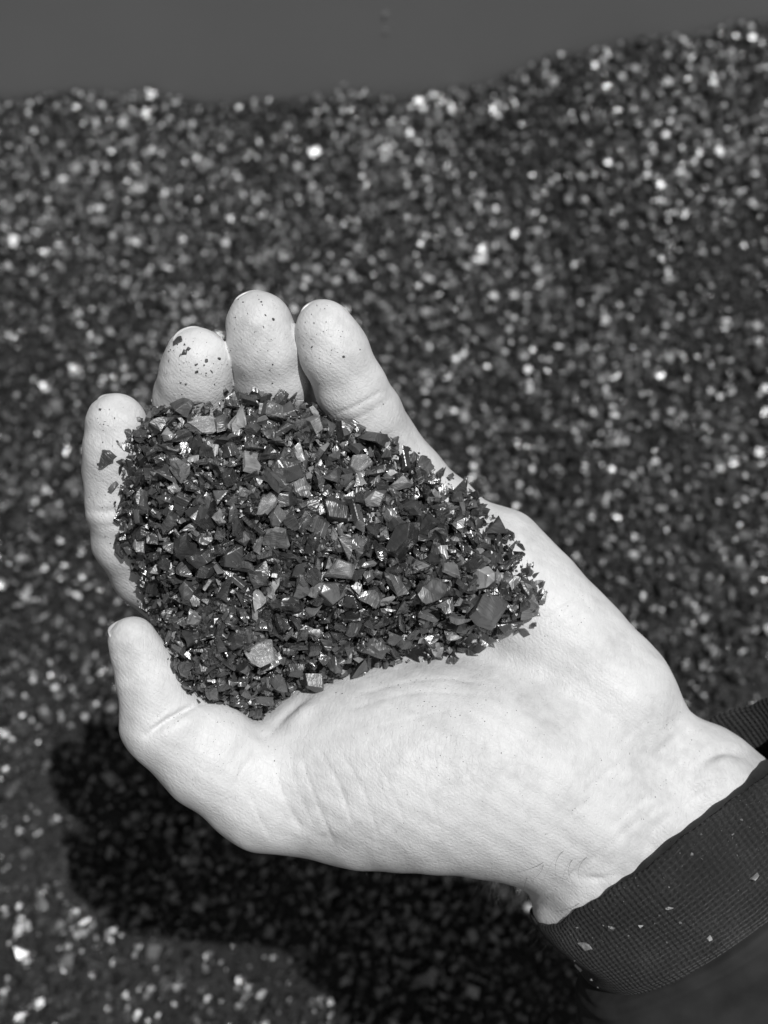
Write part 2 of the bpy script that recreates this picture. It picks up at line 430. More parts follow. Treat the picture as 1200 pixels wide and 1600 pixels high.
def surface(sdf, lo, hi, h, blk=8):
    lo = np.asarray(lo, float); nb = np.ceil((np.asarray(hi) - lo) / (h * blk)).astype(int); n = nb * blk + 1
    # coarse pass
    c = np.stack(np.meshgrid(*[(np.arange(k) + 0.5) * blk * h + lo[i] for i, k in enumerate(nb)], indexing='ij'), -1).reshape(-1, 3)
    dc = sdf(c)
    F = np.repeat(np.repeat(np.repeat(dc.reshape(nb), blk, 0), blk, 1), blk, 2)
    F = np.pad(F, ((0, 1),) * 3, mode='edge').astype(f32)
    act = np.abs(dc) < blk * h * 0.88 + 0.3
    bi = np.argwhere(act.reshape(nb))
    o = np.stack(np.meshgrid(*[np.arange(blk + 1)] * 3, indexing='ij'), -1).reshape(-1, 3)
    for s in range(0, len(bi), 600):
        ii = (bi[s:s + 600, None, :] * blk + o[None]).reshape(-1, 3)
        F[ii[:, 0], ii[:, 1], ii[:, 2]] = sdf(ii * h + lo)
    S = F < 0
    cs = np.zeros(np.array(F.shape) - 1, np.int8)
    for dx in (0, 1):
        for dy in (0, 1):
            for dz in (0, 1):
                cs += S[dx:F.shape[0] - 1 + dx, dy:F.shape[1] - 1 + dy, dz:F.shape[2] - 1 + dz]
    A = (cs > 0) & (cs < 8)
    cells = np.argwhere(A); vid = -np.ones(A.shape, np.int32); vid[A] = np.arange(len(cells))
    acc = np.zeros((len(cells), 3)); cnt = np.zeros(len(cells))
    for a in range(3):
        b, c2 = [i for i in range(3) if i != a]
        for u in (0, 1):
            for v in (0, 1):
                off = np.zeros(3, int); off[b] = u; off[c2] = v
                p0 = cells + off; p1 = p0.copy(); p1[:, a] += 1
                f0 = F[p0[:, 0], p0[:, 1], p0[:, 2]]; f1 = F[p1[:, 0], p1[:, 1], p1[:, 2]]
                m = (f0 < 0) != (f1 < 0)
                t = np.where(m, f0 / np.where(m, f0 - f1, 1), 0)
                q = p0.astype(float); q[:, a] += t
                acc[m] += q[m]; cnt[m] += 1
    verts = acc / cnt[:, None] * h + lo
    quads = []
    for a in range(3):
        b, c2 = (a + 1) % 3, (a + 2) % 3
        s0 = [slice(None)] * 3; s1 = [slice(None)] * 3
        s0[a] = slice(0, -1); s1[a] = slice(1, None)
        E = S[tuple(s0)] != S[tuple(s1)]
        e = np.argwhere(E)
        e = e[(e[:, b] > 0) & (e[:, c2] > 0) & (e[:, b] < F.shape[b] - 1) & (e[:, c2] < F.shape[c2] - 1)]
        def cid(db, dc_):
            q = e.copy(); q[:, b] -= db; q[:, c2] -= dc_
            return vid[q[:, 0], q[:, 1], q[:, 2]]
        Q = np.stack([cid(1, 1), cid(0, 1), cid(0, 0), cid(1, 0)], 1)
        inside = S[e[:, 0], e[:, 1], e[:, 2]]
        Q[~inside] = Q[~inside][:, ::-1]
        quads.append(Q)
    return verts, np.concatenate(quads)

def grad(sdf, v, e=0.3):
    ks = np.array([(1, -1, -1), (-1, -1, 1), (-1, 1, -1), (1, 1, 1)], float)
    g = sum(k[None] * sdf(v + k * e)[:, None] for k in ks)
    return g / (np.linalg.norm(g, axis=1)[:, None] + 1e-9)

HV, HF = surface(hand_sdf, (-78, -122, -62), (96, 62, 32), 0.56)
print('surface', len(HV), time.time() - T0)
HN = grad(hand_sdf, HV)
HV = HV - HN * hand_sdf(HV)[:, None]
# a closed forearm end is hidden deep in the sleeve

# creases, folds, tendons: real relief on the surface
def project(v):
    s = (D0 - v[:, 2]) / FPX
    return np.stack([v[:, 0] / s + 600, 800 - v[:, 1] / s], 1)
PX = project(HV)
def poly_dist(q, pts):
    pts = np.asarray(pts, float); best = np.full(len(q), 1e9)
    for a, b in zip(pts[:-1], pts[1:]):
        ab = b - a; t = np.clip(((q - a) @ ab) / (ab @ ab), 0, 1)
        best = np.minimum(best, np.linalg.norm(q - a - t[:, None] * ab, axis=1))
    return best
def curve(pts, n=14):      # smooth polyline
    pts = np.asarray(pts, float)
    t = np.linspace(0, len(pts) - 1, n); i = np.clip(t.astype(int), 0, len(pts) - 2); f = (t - i)[:, None]
    p0 = pts[np.maximum(i - 1, 0)]; p1 = pts[i]; p2 = pts[i + 1]; p3 = pts[np.minimum(i + 2, len(pts) - 1)]
    return 0.5 * (2*p1 + (p2-p0)*f + (2*p0-5*p1+4*p2-p3)*f*f + (3*p1-p0-3*p2+p3)*f**3)
facing = HN[:, 2] > -0.1
disp = np.zeros(len(HV))
LINES = []
def line(pts, depth, width):
    """width in photo pixels, depth in mm (positive = furrow)"""
    global disp
    c = curve(pts)
    if depth > 0.1: LINES.append(c)
    lo, hi = c.min(0) - width * 4, c.max(0) + width * 4
    m = facing & (PX > lo).all(1) & (PX < hi).all(1)
    i = np.nonzero(m)[0]
    if not len(i): return
    d = poly_dist(PX[i], c)
    # fade at the ends
    e = np.minimum(np.linalg.norm(PX[i] - c[0], axis=1), np.linalg.norm(PX[i] - c[-1], axis=1))
    disp[i] -= depth * np.exp(-(d / width) ** 2) * np.clip(e / (width * 5), 0.25, 1)
# thumb
line([(228,1150),(262,1126),(312,1098)], 1.7, 4.5); line([(262,1150),(300,1128),(335,1112)], -0.9, 14); line([(250,1145),(290,1118)], 0.35, 4)
line([(225,1135),(262,1106)], 0.3, 4)
line([(404,1126),(412,1148),(420,1170)], 0.9, 9); line([(424,1146),(446,1116),(486,1086)], 0.7, 6); line([(446,1146),(470,1116),(508,1090)], -0.9, 10)
line([(398,1145),(372,1175),(345,1210)], 0.35, 9)
# fine lines across the ball of the thumb
for pts, dp, w in [([(472,1185),(490,1240),(522,1318)],.30,4.2), ([(497,1168),(530,1228),(552,1290)],.28,4.2), ([(428,1180),(442,1240),(474,1302)],.34,4.5),
    ([(388,1235),(405,1275),(425,1312)],.26,4), ([(535,1180),(570,1240),(592,1310)],.22,4), ([(600,1205),(618,1250),(634,1290)],.2,4),
    ([(405,1165),(372,1215),(362,1262)],.28,4.5), ([(455,1175),(462,1225),(490,1290)],.16,3.5), ([(640,1170),(668,1235),(690,1300)],.13,4),
    ([(350,1140),(318,1180),(300,1225)],.14,5), ([(700,1150),(742,1230)],.12,4), ([(745,1110),(800,1200),(820,1270)],.12,5),
    ([(770,1060),(790,1120),(840,1190)],.22,5), ([(820,1050),(860,1110)],.18,4),
    ([(560,1085),(660,1062),(760,1066)],.14,5), ([(540,1110),(650,1082),(770,1088)],.12,5), ([(575,1140),(700,1110)],.10,5),
    ([(812,992),(862,962),(912,928)],.3,5), ([(845,1000),(890,968),(930,950)],.16,4), ([(870,905),(900,925),(930,960)],.10,5)]:
    line(pts, dp * 1.05, w * 0.62)
# wrist folds
line([(1085,1205),(1112,1180),(1142,1172),(1182,1192)], 1.3, 8)
line([(1105,1225),(1135,1205),(1180,1215)], -0.4, 12)
line([(1060,1262),(1090,1232),(1130,1222)], 0.5, 6)
line([(1020,1180),(1060,1150),(1095,1140)], 0.25, 5)
line([(905,1372),(935,1374),(960,1366)], 0.5, 5)
line([(1010,1352),(1020,1300),(1060,1262)], 0.6, 9)
rr = random.Random(4)
for i in range(34):
    cx, cy = rr.uniform(850, 1080), 0
    cy = 1275 - (cx - 930) * 0.75 + rr.uniform(-85, 75)
    L = rr.uniform(25, 75)
    line([(cx - L*.74, cy + L*.62), (cx + rr.uniform(-4, 4), cy + rr.uniform(-4, 4)), (cx + L*.74, cy - L*.62)], rr.uniform(.05, .16), rr.uniform(3.2, 5))
for i in range(60):
    cx, cy = rr.uniform(430, 960), rr.uniform(1070, 1330)
    a = rr.choice((0.35, 1.15)) + rr.uniform(-.3, .3); L = rr.uniform(15, 45)
    line([(cx - L*math.cos(a), cy - L*math.sin(a)), (cx, cy), (cx + L*math.cos(a), cy + L*math.sin(a))], rr.uniform(.03, .09), rr.uniform(3, 4))
# finger creases
line([(520,648),(560,632),(606,606)], 0.30, 3.5); line([(536,664),(575,645),(612,622)], 0.15, 3.5)
line([(134,797),(165,800),(200,792)], 0.5, 5); line([(140,822),(170,824),(200,812)], 0.25, 5)
line([(244,582),(256,588),(268,586)], 0.5, 6); line([(366,598),(356,604),(345,604)], 0.4, 6)
# tendons and soft unevenness
line([(1090,1330),(1000,1225),(930,1140)], -0.7, 22)
line([(1020,1390),(930,1290),(880,1220)], -0.5, 20)
line([(960,1420),(890,1330),(830,1290)], 0.5, 26)
line([(1080,1090),(1010,1130),(960,1180)], 0.5, 24)
q = HV
disp += 0.16 * (np.sin(q[:, 0]*.31 + 1.1) * np.sin(q[:, 1]*.27 + 2.0) * np.sin(q[:, 2]*.25 + .5)) + 0.10 * np.sin(q[:, 0]*.7 + q[:, 1]*.45) * np.sin(q[:, 1]*.8 - q[:, 2]*.5 + 1)
HV = HV + HN * disp[:, None]

wrist_base = to_world(P(1020, 1300, -12))
hand_me = mesh_np('hand', to_world(HV) - wrist_base, HF, True)
person = link('person', hand_me, M_SKIN)
person.location = wrist_base
tag(person, 'pale cupped hand in a dark knitted sleeve holding a heap of flakes', 'person')
print('hand', len(HV), time.time() - T0)

HW = to_world(HV)
BVH = BVHTree.FromPolygons([tuple(v) for v in HW.tolist()], HF.tolist())
def hit(px, py):
    """where the line of sight through a photo pixel meets the hand: (mm point, world normal) or None"""
    d = dir_world(P(px, py, 0) - np.array([0, 0, D0])); d /= np.linalg.norm(d)
    loc, nor, i, dist = BVH.ray_cast(Vector(CL), Vector(d), 2.0)
    if loc is None: return None
    mm = (np.array(loc) - CL) @ RC * 1000 + np.array([0, 0, D0])
    return mm, np.array(nor)

# finger nails: thin curved plates on the backs of the tips
def nail(tip, axis, normal, width, length, over, name='fingernail'):
    t = np.array(axis, float); t /= np.linalg.norm(t)
    nrm = np.array(normal, float); nrm -= t * (nrm @ t); nrm /= np.linalg.norm(nrm)
    u = np.cross(t, nrm)
    nu, nv = 13, 9; V = []
    R = width * 0.62
    for layer in (0, 0.45):
        for j in range(nv):
            for i in range(nu):
                a = (i / (nu - 1) - .5) * 1.75; s = j / (nv - 1)
                edge = 1 - 0.28 * (abs(i / (nu - 1) - .5) * 2) ** 3
                l = -length * (1 - s) + over * edge if s > .5 else -length * (1 - s) + over * s
                V.append(tip + t * l + u * math.sin(a) * R + nrm * (math.cos(a) * R - R * 0.05 - layer - 1.6 * s * s))
    I = lambda L, j, i: L * nu * nv + j * nu + i
    Fc = []
    for j in range(nv - 1):
        for i in range(nu - 1):
            Fc.append((I(0,j,i), I(0,j,i+1), I(0,j+1,i+1), I(0,j+1,i)))
            Fc.append((I(1,j,i), I(1,j+1,i), I(1,j+1,i+1), I(1,j,i+1)))
    for j in range(nv - 1):
        Fc.append((I(0,j,0), I(0,j+1,0), I(1,j+1,0), I(1,j,0))); Fc.append((I(0,j,nu-1), I(1,j,nu-1), I(1,j+1,nu-1), I(0,j+1,nu-1)))
    for i in range(nu - 1):
        Fc.append((I(0,0,i), I(1,0,i), I(1,0,i+1), I(0,0,i+1))); Fc.append((I(0,nv-1,i), I(0,nv-1,i+1), I(1,nv-1,i+1), I(1,nv-1,i)))
    o = link(name, mesh_np(name, to_world(np.array(V)) - wrist_base, np.array(Fc), True), M_NAIL, person)
    return o
def tipaxis(k):
    a, b = FPTS[k][-3][0], FPTS[k][-1][0]
    return (b - a)
nail(FPTS['index'][-1][0], tipaxis('index'), (-0.65, 0.2, -0.75), 8.6, 9, 6.3)
nail(FPTS['middle'][-1][0], tipaxis('middle') + np.array([-3.0, 0, 0]), (-0.45, 0.3, -0.85), 9.6, 9, 6.9)
nail(FPTS['ring'][-1][0], tipaxis('ring') + np.array([-1.0, 0, 0]), (-0.3, 0.3, -0.9), 9.6, 9, 6.9)
nail(FPTS['little'][-1][0], tipaxis('little'), (-0.2, 0.3, -0.9), 8.0, 8, 6.0)
nail(THUMB[-1][0], THUMB[-1][0] - THUMB[-2][0], (-0.9, 0.1, -0.5), 8.8, 10, 4.9, 'thumbnail')

# ------------------------------------------------------------------ sleeve
def tube(name, prof, mat, nu=300, wr=0.0, seed=0.0):
    """prof: (distance along the arm, scale, shift) rows"""
    s = np.array([p[0] for p in prof], float); k = np.array([p[1] for p in prof], float)
    seg = []
    for i in range(len(s) - 1):
        m = max(1, int(abs(s[i+1] - s[i]) / 0.8) + (3 if abs(k[i+1] - k[i]) > .02 else 0))
        for j in range(m): seg.append((s[i] + (s[i+1]-s[i])*j/m, k[i] + (k[i+1]-k[i])*(0.5-0.5*math.cos(math.pi*j/m))))
    seg.append((s[-1], k[-1]))
    seg = np.array(seg); nv = len(seg)
    th = np.linspace(0, 2*math.pi, nu, endpoint=False)
    S, TH = np.meshgrid(seg[:, 0], th, indexing='ij'); K = np.repeat(seg[:, 1][:, None], nu, 1)
    K = K * (1 + 0.012*np.sin(3*TH + 1 + S*.03) + 0.008*np.sin(7*TH + .4 + S*.11 + seed) + wr*np.sin(5*TH + S*.16 + seed)*np.sin(S*.11 + 2*TH + .6))
    lift = 0.10*np.exp(-((TH - .70)/.40)**2) + 0.14*np.exp(-((TH - 1.75)/.22)**2)
    K = K * (1 + lift*np.exp(-S/9))
    rim = 0.7*np.sin(2*TH + .5) + 0.35*np.sin(5*TH + 1) + 0.45*np.sin(9*TH + 2) + 0.28*np.sin(17*TH + 1.1) + 0.15*np.sin(41*TH) - 4.0*np.clip(-np.sin(TH), 0, 1)**2 - 8.5*np.clip(np.sin(TH), 0, 1)**2 - 2.0*np.clip(-np.cos(TH), 0, 1)**6
    SS = S + rim * np.exp(-S / 12)
    pts = CC + U3*(RU*K*np.cos(TH))[..., None] + V3*(RV*K*np.sin(TH))[..., None] - A3*SS[..., None]
    idx = np.arange(nv*nu).reshape(nv, nu); nx = np.roll(idx, -1, 1)
    F = np.stack([idx[:-1], idx[1:], nx[1:], nx[:-1]], -1).reshape(-1, 4)
    me = mesh_np(name, to_world(pts.reshape(-1, 3)) - wrist_base, F, True)
    uv = me.uv_layers.new(name='UVMap')
    path = np.concatenate([[0], np.cumsum(np.abs(np.diff(seg[:, 0])) + np.abs(np.diff(seg[:, 1])) * 36)])
    li = np.empty(len(me.loops), np.int32); me.loops.foreach_get('vertex_index', li)
    u = (li % nu) * (2*math.pi*36/nu); v = path[li // nu]
    # keep the seam quad from wrapping
    u4 = u.reshape(-1, 4); u4[(u4.max(1) - u4.min(1)) > 50] = np.where(u4[(u4.max(1) - u4.min(1)) > 50] < 50, u4[(u4.max(1) - u4.min(1)) > 50] + 2*math.pi*36, u4[(u4.max(1) - u4.min(1)) > 50])
    uv.data.foreach_set('uv', np.stack([u4.ravel(), v], 1).astype(f32).ravel())
    return link(name, me, mat, person), pts
cuff, CUFFP = tube('cuff', [(30, .955), (1.2, .96), (0.3, .968), (0, .98), (0.3, .992), (1.2, 1.0), (6, 1.005), (22, .985), (25, .965)], M_KNIT, wr=0.016)
sleeve, SLP = tube('sleeve', [(24, .93), (25.5, 1.03), (27.5, 1.085), (33, 1.13), (48, 1.17), (75, 1.2), (130, 1.25)], M_CLOTH, wr=0.045, seed=1.7)
cuff['label'] = 'dark ribbed knitted cuff'; sleeve['label'] = 'smooth dark sleeve behind the cuff'

# hairs on the thumb side of the wrist
def hairs(name, roots, parent):
    V, F = [], []
    for p0, d0, L, curl in roots:
        pts = []; p = np.array(p0, float); d = np.array(d0, float); d /= np.linalg.norm(d)
        for i in range(9):
            pts.append(p.copy()); p = p + d * L / 8; d = d + np.array(curl) / 8; d /= np.linalg.norm(d)
        for i, c in enumerate(pts):
            t = pts[min(i+1, 8)] - pts[max(i-1, 0)]; t /= np.linalg.norm(t)
            u = np.cross(t, [0.2, 0.3, 1.0]); u /= np.linalg.norm(u); w = np.cross(t, u)
            r = 0.045 * (1 - 0.8 * i / 8)
            for a in (0, 2.094, 4.189): V.append(c + (u*math.cos(a) + w*math.sin(a)) * r)
        b = len(V) - 27
        for i in range(8):
            for a in range(3):
                F.append((b+i*3+a, b+i*3+(a+1) % 3, b+(i+1)*3+(a+1) % 3, b+(i+1)*3+a))
    return link(name, mesh_np(name, to_world(np.array(V)) - wrist_base, np.array(F), True), M_HAIR, parent)
hr = random.Random(8); roots = []
cand = np.nonzero((PX[:, 0] > 745) & (PX[:, 0] < 880) & (PX[:, 1] > 1360) & (HN[:, 2] < 0.25) & (HN[:, 2] > -0.5) & (HN[:, 1] < -0.4))[0]
for i in hr.sample(list(cand), min(70, len(cand))):
    roots.append((HV[i], HN[i] * .9 + np.array([hr.uniform(-.5, .4), -.2, hr.uniform(-.2, .3)]), hr.uniform(3, 8.5), (hr.uniform(-.8, .8), hr.uniform(-.6, .3), hr.uniform(-.5, .5))))
cand = np.nonzero((PX[:, 0] > 820) & (PX[:, 0] < 960) & (PX[:, 1] > 1330) & (PX[:, 1] < 1450) & (HN[:, 2] > .3))[0]
for i in hr.sample(list(cand), 9):
    roots.append((HV[i], HN[i]*.3 + np.array([hr.uniform(-.9, -.2), hr.uniform(-.9, -.1), 0]), hr.uniform(5, 9), (hr.uniform(-1.8, 1.8), hr.uniform(-1.2, 1.2), -.3)))
cand = np.nonzero((PX[:, 0] > 470) & (PX[:, 0] < 745) & (PX[:, 1] > 1340) & (HN[:, 2] < 0.15) & (HN[:, 2] > -0.4))[0]
for i in hr.sample(list(cand), min(45, len(cand))):
    roots.append((HV[i], HN[i] + np.array([hr.uniform(-.7, .5), 0, hr.uniform(-.2, .3)]), hr.uniform(1.0, 2.4), (0, 0, 0)))
hair = hairs('arm_hair', roots, person); hair['kind'] = 'stuff'
print('sleeve', time.time() - T0)

# ------------------------------------------------------------------ heap of flakes in the hand
OUT = np.array([(232,640),(290,628),(345,622),(400,612),(440,618),(480,622),(520,648),(560,662),(605,685),(650,705),(690,735),(735,772),(785,818),(815,855),(832,895),(846,940),
    (822,975),(770,1008),(720,1018),(655,1030),(600,1042),(540,1062),(488,1080),(446,1090),(426,1110),(408,1130),(372,1112),(330,1100),(288,1076),(268,1045),(242,1000),(228,955),
    (209,905),(190,855),(178,812),(184,760),(195,710),(208,668)], float)
OUTC = curve(np.vstack([OUT, OUT[:1]]), 160)[:-1]
def inside(q, poly):
    r = np.zeros(len(q), bool); j = len(poly) - 1
    for i in range(len(poly)):
        a, b = poly[i], poly[j]
        c = ((a[1] > q[:, 1]) != (b[1] > q[:, 1])) & (q[:, 0] < (b[0]-a[0])*(q[:, 1]-a[1])/(b[1]-a[1]+1e-12)+a[0])
        r ^= c; j = i
    return r
cen = OUTC.mean(0); ez = np.full(len(OUTC), np.nan)
for i, c in enumerate(OUTC):
    c2 = c + (cen - c) / np.linalg.norm(cen - c) * 6
    h = hit(*c2)
    if h is not None: ez[i] = h[0][2]
ok = ~np.isnan(ez); ez = np.interp(np.arange(len(ez)), np.nonzero(ok)[0], ez[ok])
kern = np.ones(9) / 9
ezp = np.concatenate([ez[-8:], ez, ez[:8]])
ez = np.maximum(np.convolve(ezp, kern, 'same')[8:-8], ez - 4)
BULGE = 17.0
def heap_z(q):
    q = np.atleast_2d(q)
    dd = np.linalg.norm(q[:, None, :] - OUTC[None], axis=2)
    w = 1 / (dd + 4) ** 2.2
    base = (w * ez).sum(1) / w.sum(1)
    dm = np.maximum(dd.min(1), 0)
    b = BULGE * (1 - np.exp(-dm / 70.0)) + 2.2 * (1 - np.exp(-dm / 14.0))
    b = b + 1.3*np.sin(q[:, 0]*.021 + 1)*np.sin(q[:, 1]*.024 + 2)
    return base + b
def heap_p(q):
    z = heap_z(q); s = (D0 - z) / FPX
    return np.stack([(q[:, 0]-600)*s, (800-q[:, 1])*s, z], 1)
def heap_n(q):
    a = heap_p(q + [8, 0]) - heap_p(q - [8, 0]); b = heap_p(q + [0, -8]) - heap_p(q - [0, -8])
    n = np.cross(a, b); return n / np.linalg.norm(n, axis=1)[:, None]
# body of the heap: a lumpy shell 3 mm below the surface, chips in layers over it
gxx, gyy = np.meshgrid(np.arange(150, 860, 8.0), np.arange(600, 1140, 8.0), indexing='ij')
q = np.stack([gxx.ravel(), gyy.ravel()], 1); ins = inside(q, OUTC)
dd = np.array([np.linalg.norm(OUTC - c, axis=1).min() for c in q])
ok = ins & (dd > 14)
hp = heap_p(q) - heap_n(q) * 4.0
sel = ok.reshape(gxx.shape); vid = -np.ones(sel.shape, int); vid[sel] = np.arange(sel.sum())
Qd = np.stack([vid[:-1, :-1], vid[:-1, 1:], vid[1:, 1:], vid[1:, :-1]], -1).reshape(-1, 4)
Qd = Qd[(Qd >= 0).all(1)]
core_v = to_world(hp[ok]); nq = len(core_v)
core_b = to_world(hp[ok] - np.array([0, 0, 9.0]))

def sample_in(n):
    c = np.stack([RNG.uniform(155, 855, n * 3), RNG.uniform(605, 1135, n * 3)], 1)
    return c[inside(c, OUTC)][:n]
# loose small chips
NS = 4200
qs = sample_in(NS); NS = len(qs)
# chips that lie along the very edge, on the skin
k = np.random.default_rng(3).integers(0, len(OUTC), 260)
qe = OUTC[k] + (cen - OUTC[k]) / np.linalg.norm(cen - OUTC[k], axis=1)[:, None] * 4 + RNG.normal(size=(260, 2)) * 4
qs = np.vstack([qs, qe]); ns = len(qs)
dl = np.concatenate([RNG.uniform(-3.8, -0.5, NS), RNG.uniform(-1.0, 0.2, 260)])
nn = heap_n(qs)
szs = 2.2 + 3.0 * RNG.random(ns) ** 1.6
szs[NS:] *= 0.85
pw = to_world(heap_p(qs) + nn * dl[:, None])
# fines that sift into the gaps
qf = sample_in(3000); nf = heap_n(qf)
pw = np.vstack([pw, to_world(heap_p(qf) + nf * RNG.uniform(-1.6, 0.9, len(qf))[:, None])]); nn = np.vstack([nn, nf]); szs = np.concatenate([szs, 0.6 + 1.1 * RNG.random(len(qf)) ** 2])
rot = np.einsum('ij,njk->nik', RC, orient(nn, 0.9, RNG))
small = scatter_mesh('flake_heap', pw, rot, szs / 1000)
heap = link('flake_heap', small, M_FLAKES)
tag(heap, 'mass of small dark flakes and splinters between the larger flakes on the palm', 'flake heap', kind='stuff')
corem = mesh_np('heap_core', core_v, Qd, True)
core = link('heap_core', corem, mat_plain('heap_dark', 0.012, 0.7, 0.3, 0.5, 300), heap)
core['kind'] = 'stuff'

# 300 larger flakes, each one a thing
def put_flake(mesh, pmm, z, x, size, label, group=None, mat=None, name='flake', thick=1.0):
    z = np.array(z, float); z /= np.linalg.norm(z); x = np.array(x, float); x -= z*(x@z); x /= np.linalg.norm(x); y = np.cross(z, x)
    m = Matrix.Identity(4); R = RC @ np.stack([x, y, z], 1)
    sz = size if hasattr(size, '__len__') else (size, size, size * thick)
    for i in range(3):
        for j in range(3): m[i][j] = R[i, j] * sz[j] / 1000
    for i, c in enumerate(to_world(np.array(pmm))): m[i][3] = c
    o = bpy.data.objects.new(name, mesh); COL.objects.link(o)
    if not mesh.materials: mesh.materials.append(mat or M_FLAKE)
    o.matrix_world = m
    tag(o, label, 'flake', group)
    return o
for m in FINE: m.materials.append(M_FLAKE)

SPECIAL = [  # px, py, size mm, normal, long direction, aspect, label
    (768, 942, (10.5, 7.0, 4.5), (0.25, 0.2, 0.9), (0.62, 0.78, 0), 1, 'largest flake, a thick flat slab at the palm end of the heap'),
    (400, 1018, (7.0, 6.2, 2.0), (-0.1, 0.15, 0.95), (1, 0.1, 0), 4, 'smooth pale rounded flake low in the heap above the thumb'),
    (625, 842, (10.5, 5.2, 5.0), (-0.35, 0.1, 0.9), (0.62, 0.75, 0), 7, 'long block-shaped flake with striped faces in the middle of the heap'),
    (318, 671, (8.6, 4.2, 2.4), (0.1, 0.35, 0.9), (1, 0.28, 0), 2, 'long light flake lying just below the middle fingertip'),
    (530, 884, (6.8, 4.4, 3.2), (0.1, 0.25, 0.9), (1, -0.1, 0), 5, 'bright oblong flake near the centre of the heap'),
    (561, 728, (6.0, 4.2, 3.0), (0.2, 0.2, 0.9), (0.9, 0.3, 0), 6, 'bright flake below the little finger'),
    (622, 758, (5.4, 3.2, 2.4), (0.1, 0.3, 0.9), (1, -0.1, 0), 8, 'small very bright flake near the upper edge of the heap'),
    (415, 785, (7.4, 3.8, 2.4), (-0.2, 0.3, 0.9), (0.5, 0.85, 0), 10, 'light torn flake standing in the upper middle of the heap'),
    (676, 915, (7.6, 6.8, 4.0), (0.1, -0.1, 0.95), (1, 0.2, 0), 3, 'broad dark flat flake beside the largest slab'),
    (580, 1010, (8.8, 6.0, 4.0), (0, -0.1, 0.95), (1, 0.2, 0), 9, 'wide dark flake at the thumb side of the heap'),
]
placed = []
special_boost = NT('bright_flake')
sb = special_boost; tcc = sb.n('ShaderNodeTexCoord').outputs['Object']
nz = sb.n('ShaderNodeTexNoise', Scale=1.6, Detail=5.0); sb.l(tcc, nz.inputs['Vector'])
sb.l(sb.ramp(nz.outputs[0], [(0.3, 0.10), (0.7, 0.30)]), sb.b.inputs['Base Color']); sb.b.inputs['Roughness'].default_value = 0.3
wv = sb.n('ShaderNodeTexNoise', Scale=5.0, Detail=4.0, Distortion=1.5); sb.l(tcc, wv.inputs['Vector'])
bp = sb.n('ShaderNodeBump', Strength=0.5, Distance=0.0008); sb.l(wv.outputs[0], bp.inputs['Height']); sb.l(bp.outputs[0], sb.b.inputs['Normal'])
for i, (x, y, sz, nrm, lg, mi, lab) in enumerate(SPECIAL):
    c = np.array([[x, y]], float); p = heap_p(c)[0] + heap_n(c)[0] * 1.0
    me = flake_mesh('flake', 900 + i * 7 + mi, 'slab' if i not in (2,) else 'chunk', True)
    # normalise the outline so that size is its real width, breadth and thickness
    co = np.array([v.co[:] for v in me.vertices]); ext = co.max(0) - co.min(0); mid = (co.max(0) + co.min(0)) / 2
    for v in me.vertices: v.co = [(v.co[k] - mid[k]) / ext[k] for k in range(3)]
    bright = any(w in lab for w in ('pale', 'light', 'bright'))
    put_flake(me, p, nrm, lg, sz, lab, 'flakes heaped in the palm', special_boost.m if bright else M_FLAKE)
    placed.append((x, y, max(sz[0], sz[1]) * 6.6 * .42))
r2 = random.Random(21); tries = 0; cnt = 0
NBIG = 288
while cnt < NBIG and tries < 60000:
    tries += 1
    c = np.array([r2.uniform(165, 848), r2.uniform(610, 1128)])
    if not inside(c[None], OUTC)[0] or np.linalg.norm(OUTC - c, axis=1).min() < 9: continue
    s = (r2.uniform(8.0, 10.5) if r2.random() < .14 else 5.0 + 3.2 * r2.random() ** 1.5) * (0.78 + 0.28 * min(1, max(0, (c[0] - 200) / 450)))
    shrink = 1.0 if tries < 30000 else 0.8
    rad = s * 6.6 * 0.31 * shrink
    if any((c[0]-a)**2 + (c[1]-b)**2 < ((rad + r) * .80) ** 2 for a, b, r in placed): continue
    placed.append((c[0], c[1], rad))
    nrm = heap_n(c[None])[0]
    dmin = np.linalg.norm(OUTC - c, axis=1).min()
    z = nrm + np.array([r2.gauss(0, .62) for _ in range(3)])
    p = heap_p(c[None])[0] + nrm * r2.uniform(-.3, 1.1)
    put_flake(FINE[r2.randrange(len(FINE))], p, z, [r2.gauss(0, 1) for _ in range(3)], s,
              'one of the many dark glossy angular flakes heaped on the palm', 'flakes heaped in the palm')
    cnt += 1
print('big flakes', cnt, tries, time.time() - T0)

# flakes stuck to the fingers and to the cuff
def on_hand(px, py, size, lg, label, mi, lift=0.35, mat=None, thick=.5, tilt=(0, 0, 0)):
    h = hit(px, py)
    if h is None: return
    nrm = h[1] @ RC
    put_flake(FINE[mi], h[0] + nrm * lift, nrm + np.array(tilt), lg, size, label, None, None, thick=thick)
on_hand(167, 715, 5.4, (1, .8, 0), 'single dark flake stuck to the index finger beside the heap', 4, .3, thick=.5)
on_hand(278, 532, 3.0, (1, .5, 0), 'small dark flake stuck on the middle fingertip', 1, .2)
on_hand(287, 551, 2.4, (1, -.5, 0), 'tiny glossy flake below another on the middle fingertip', 6, .2)

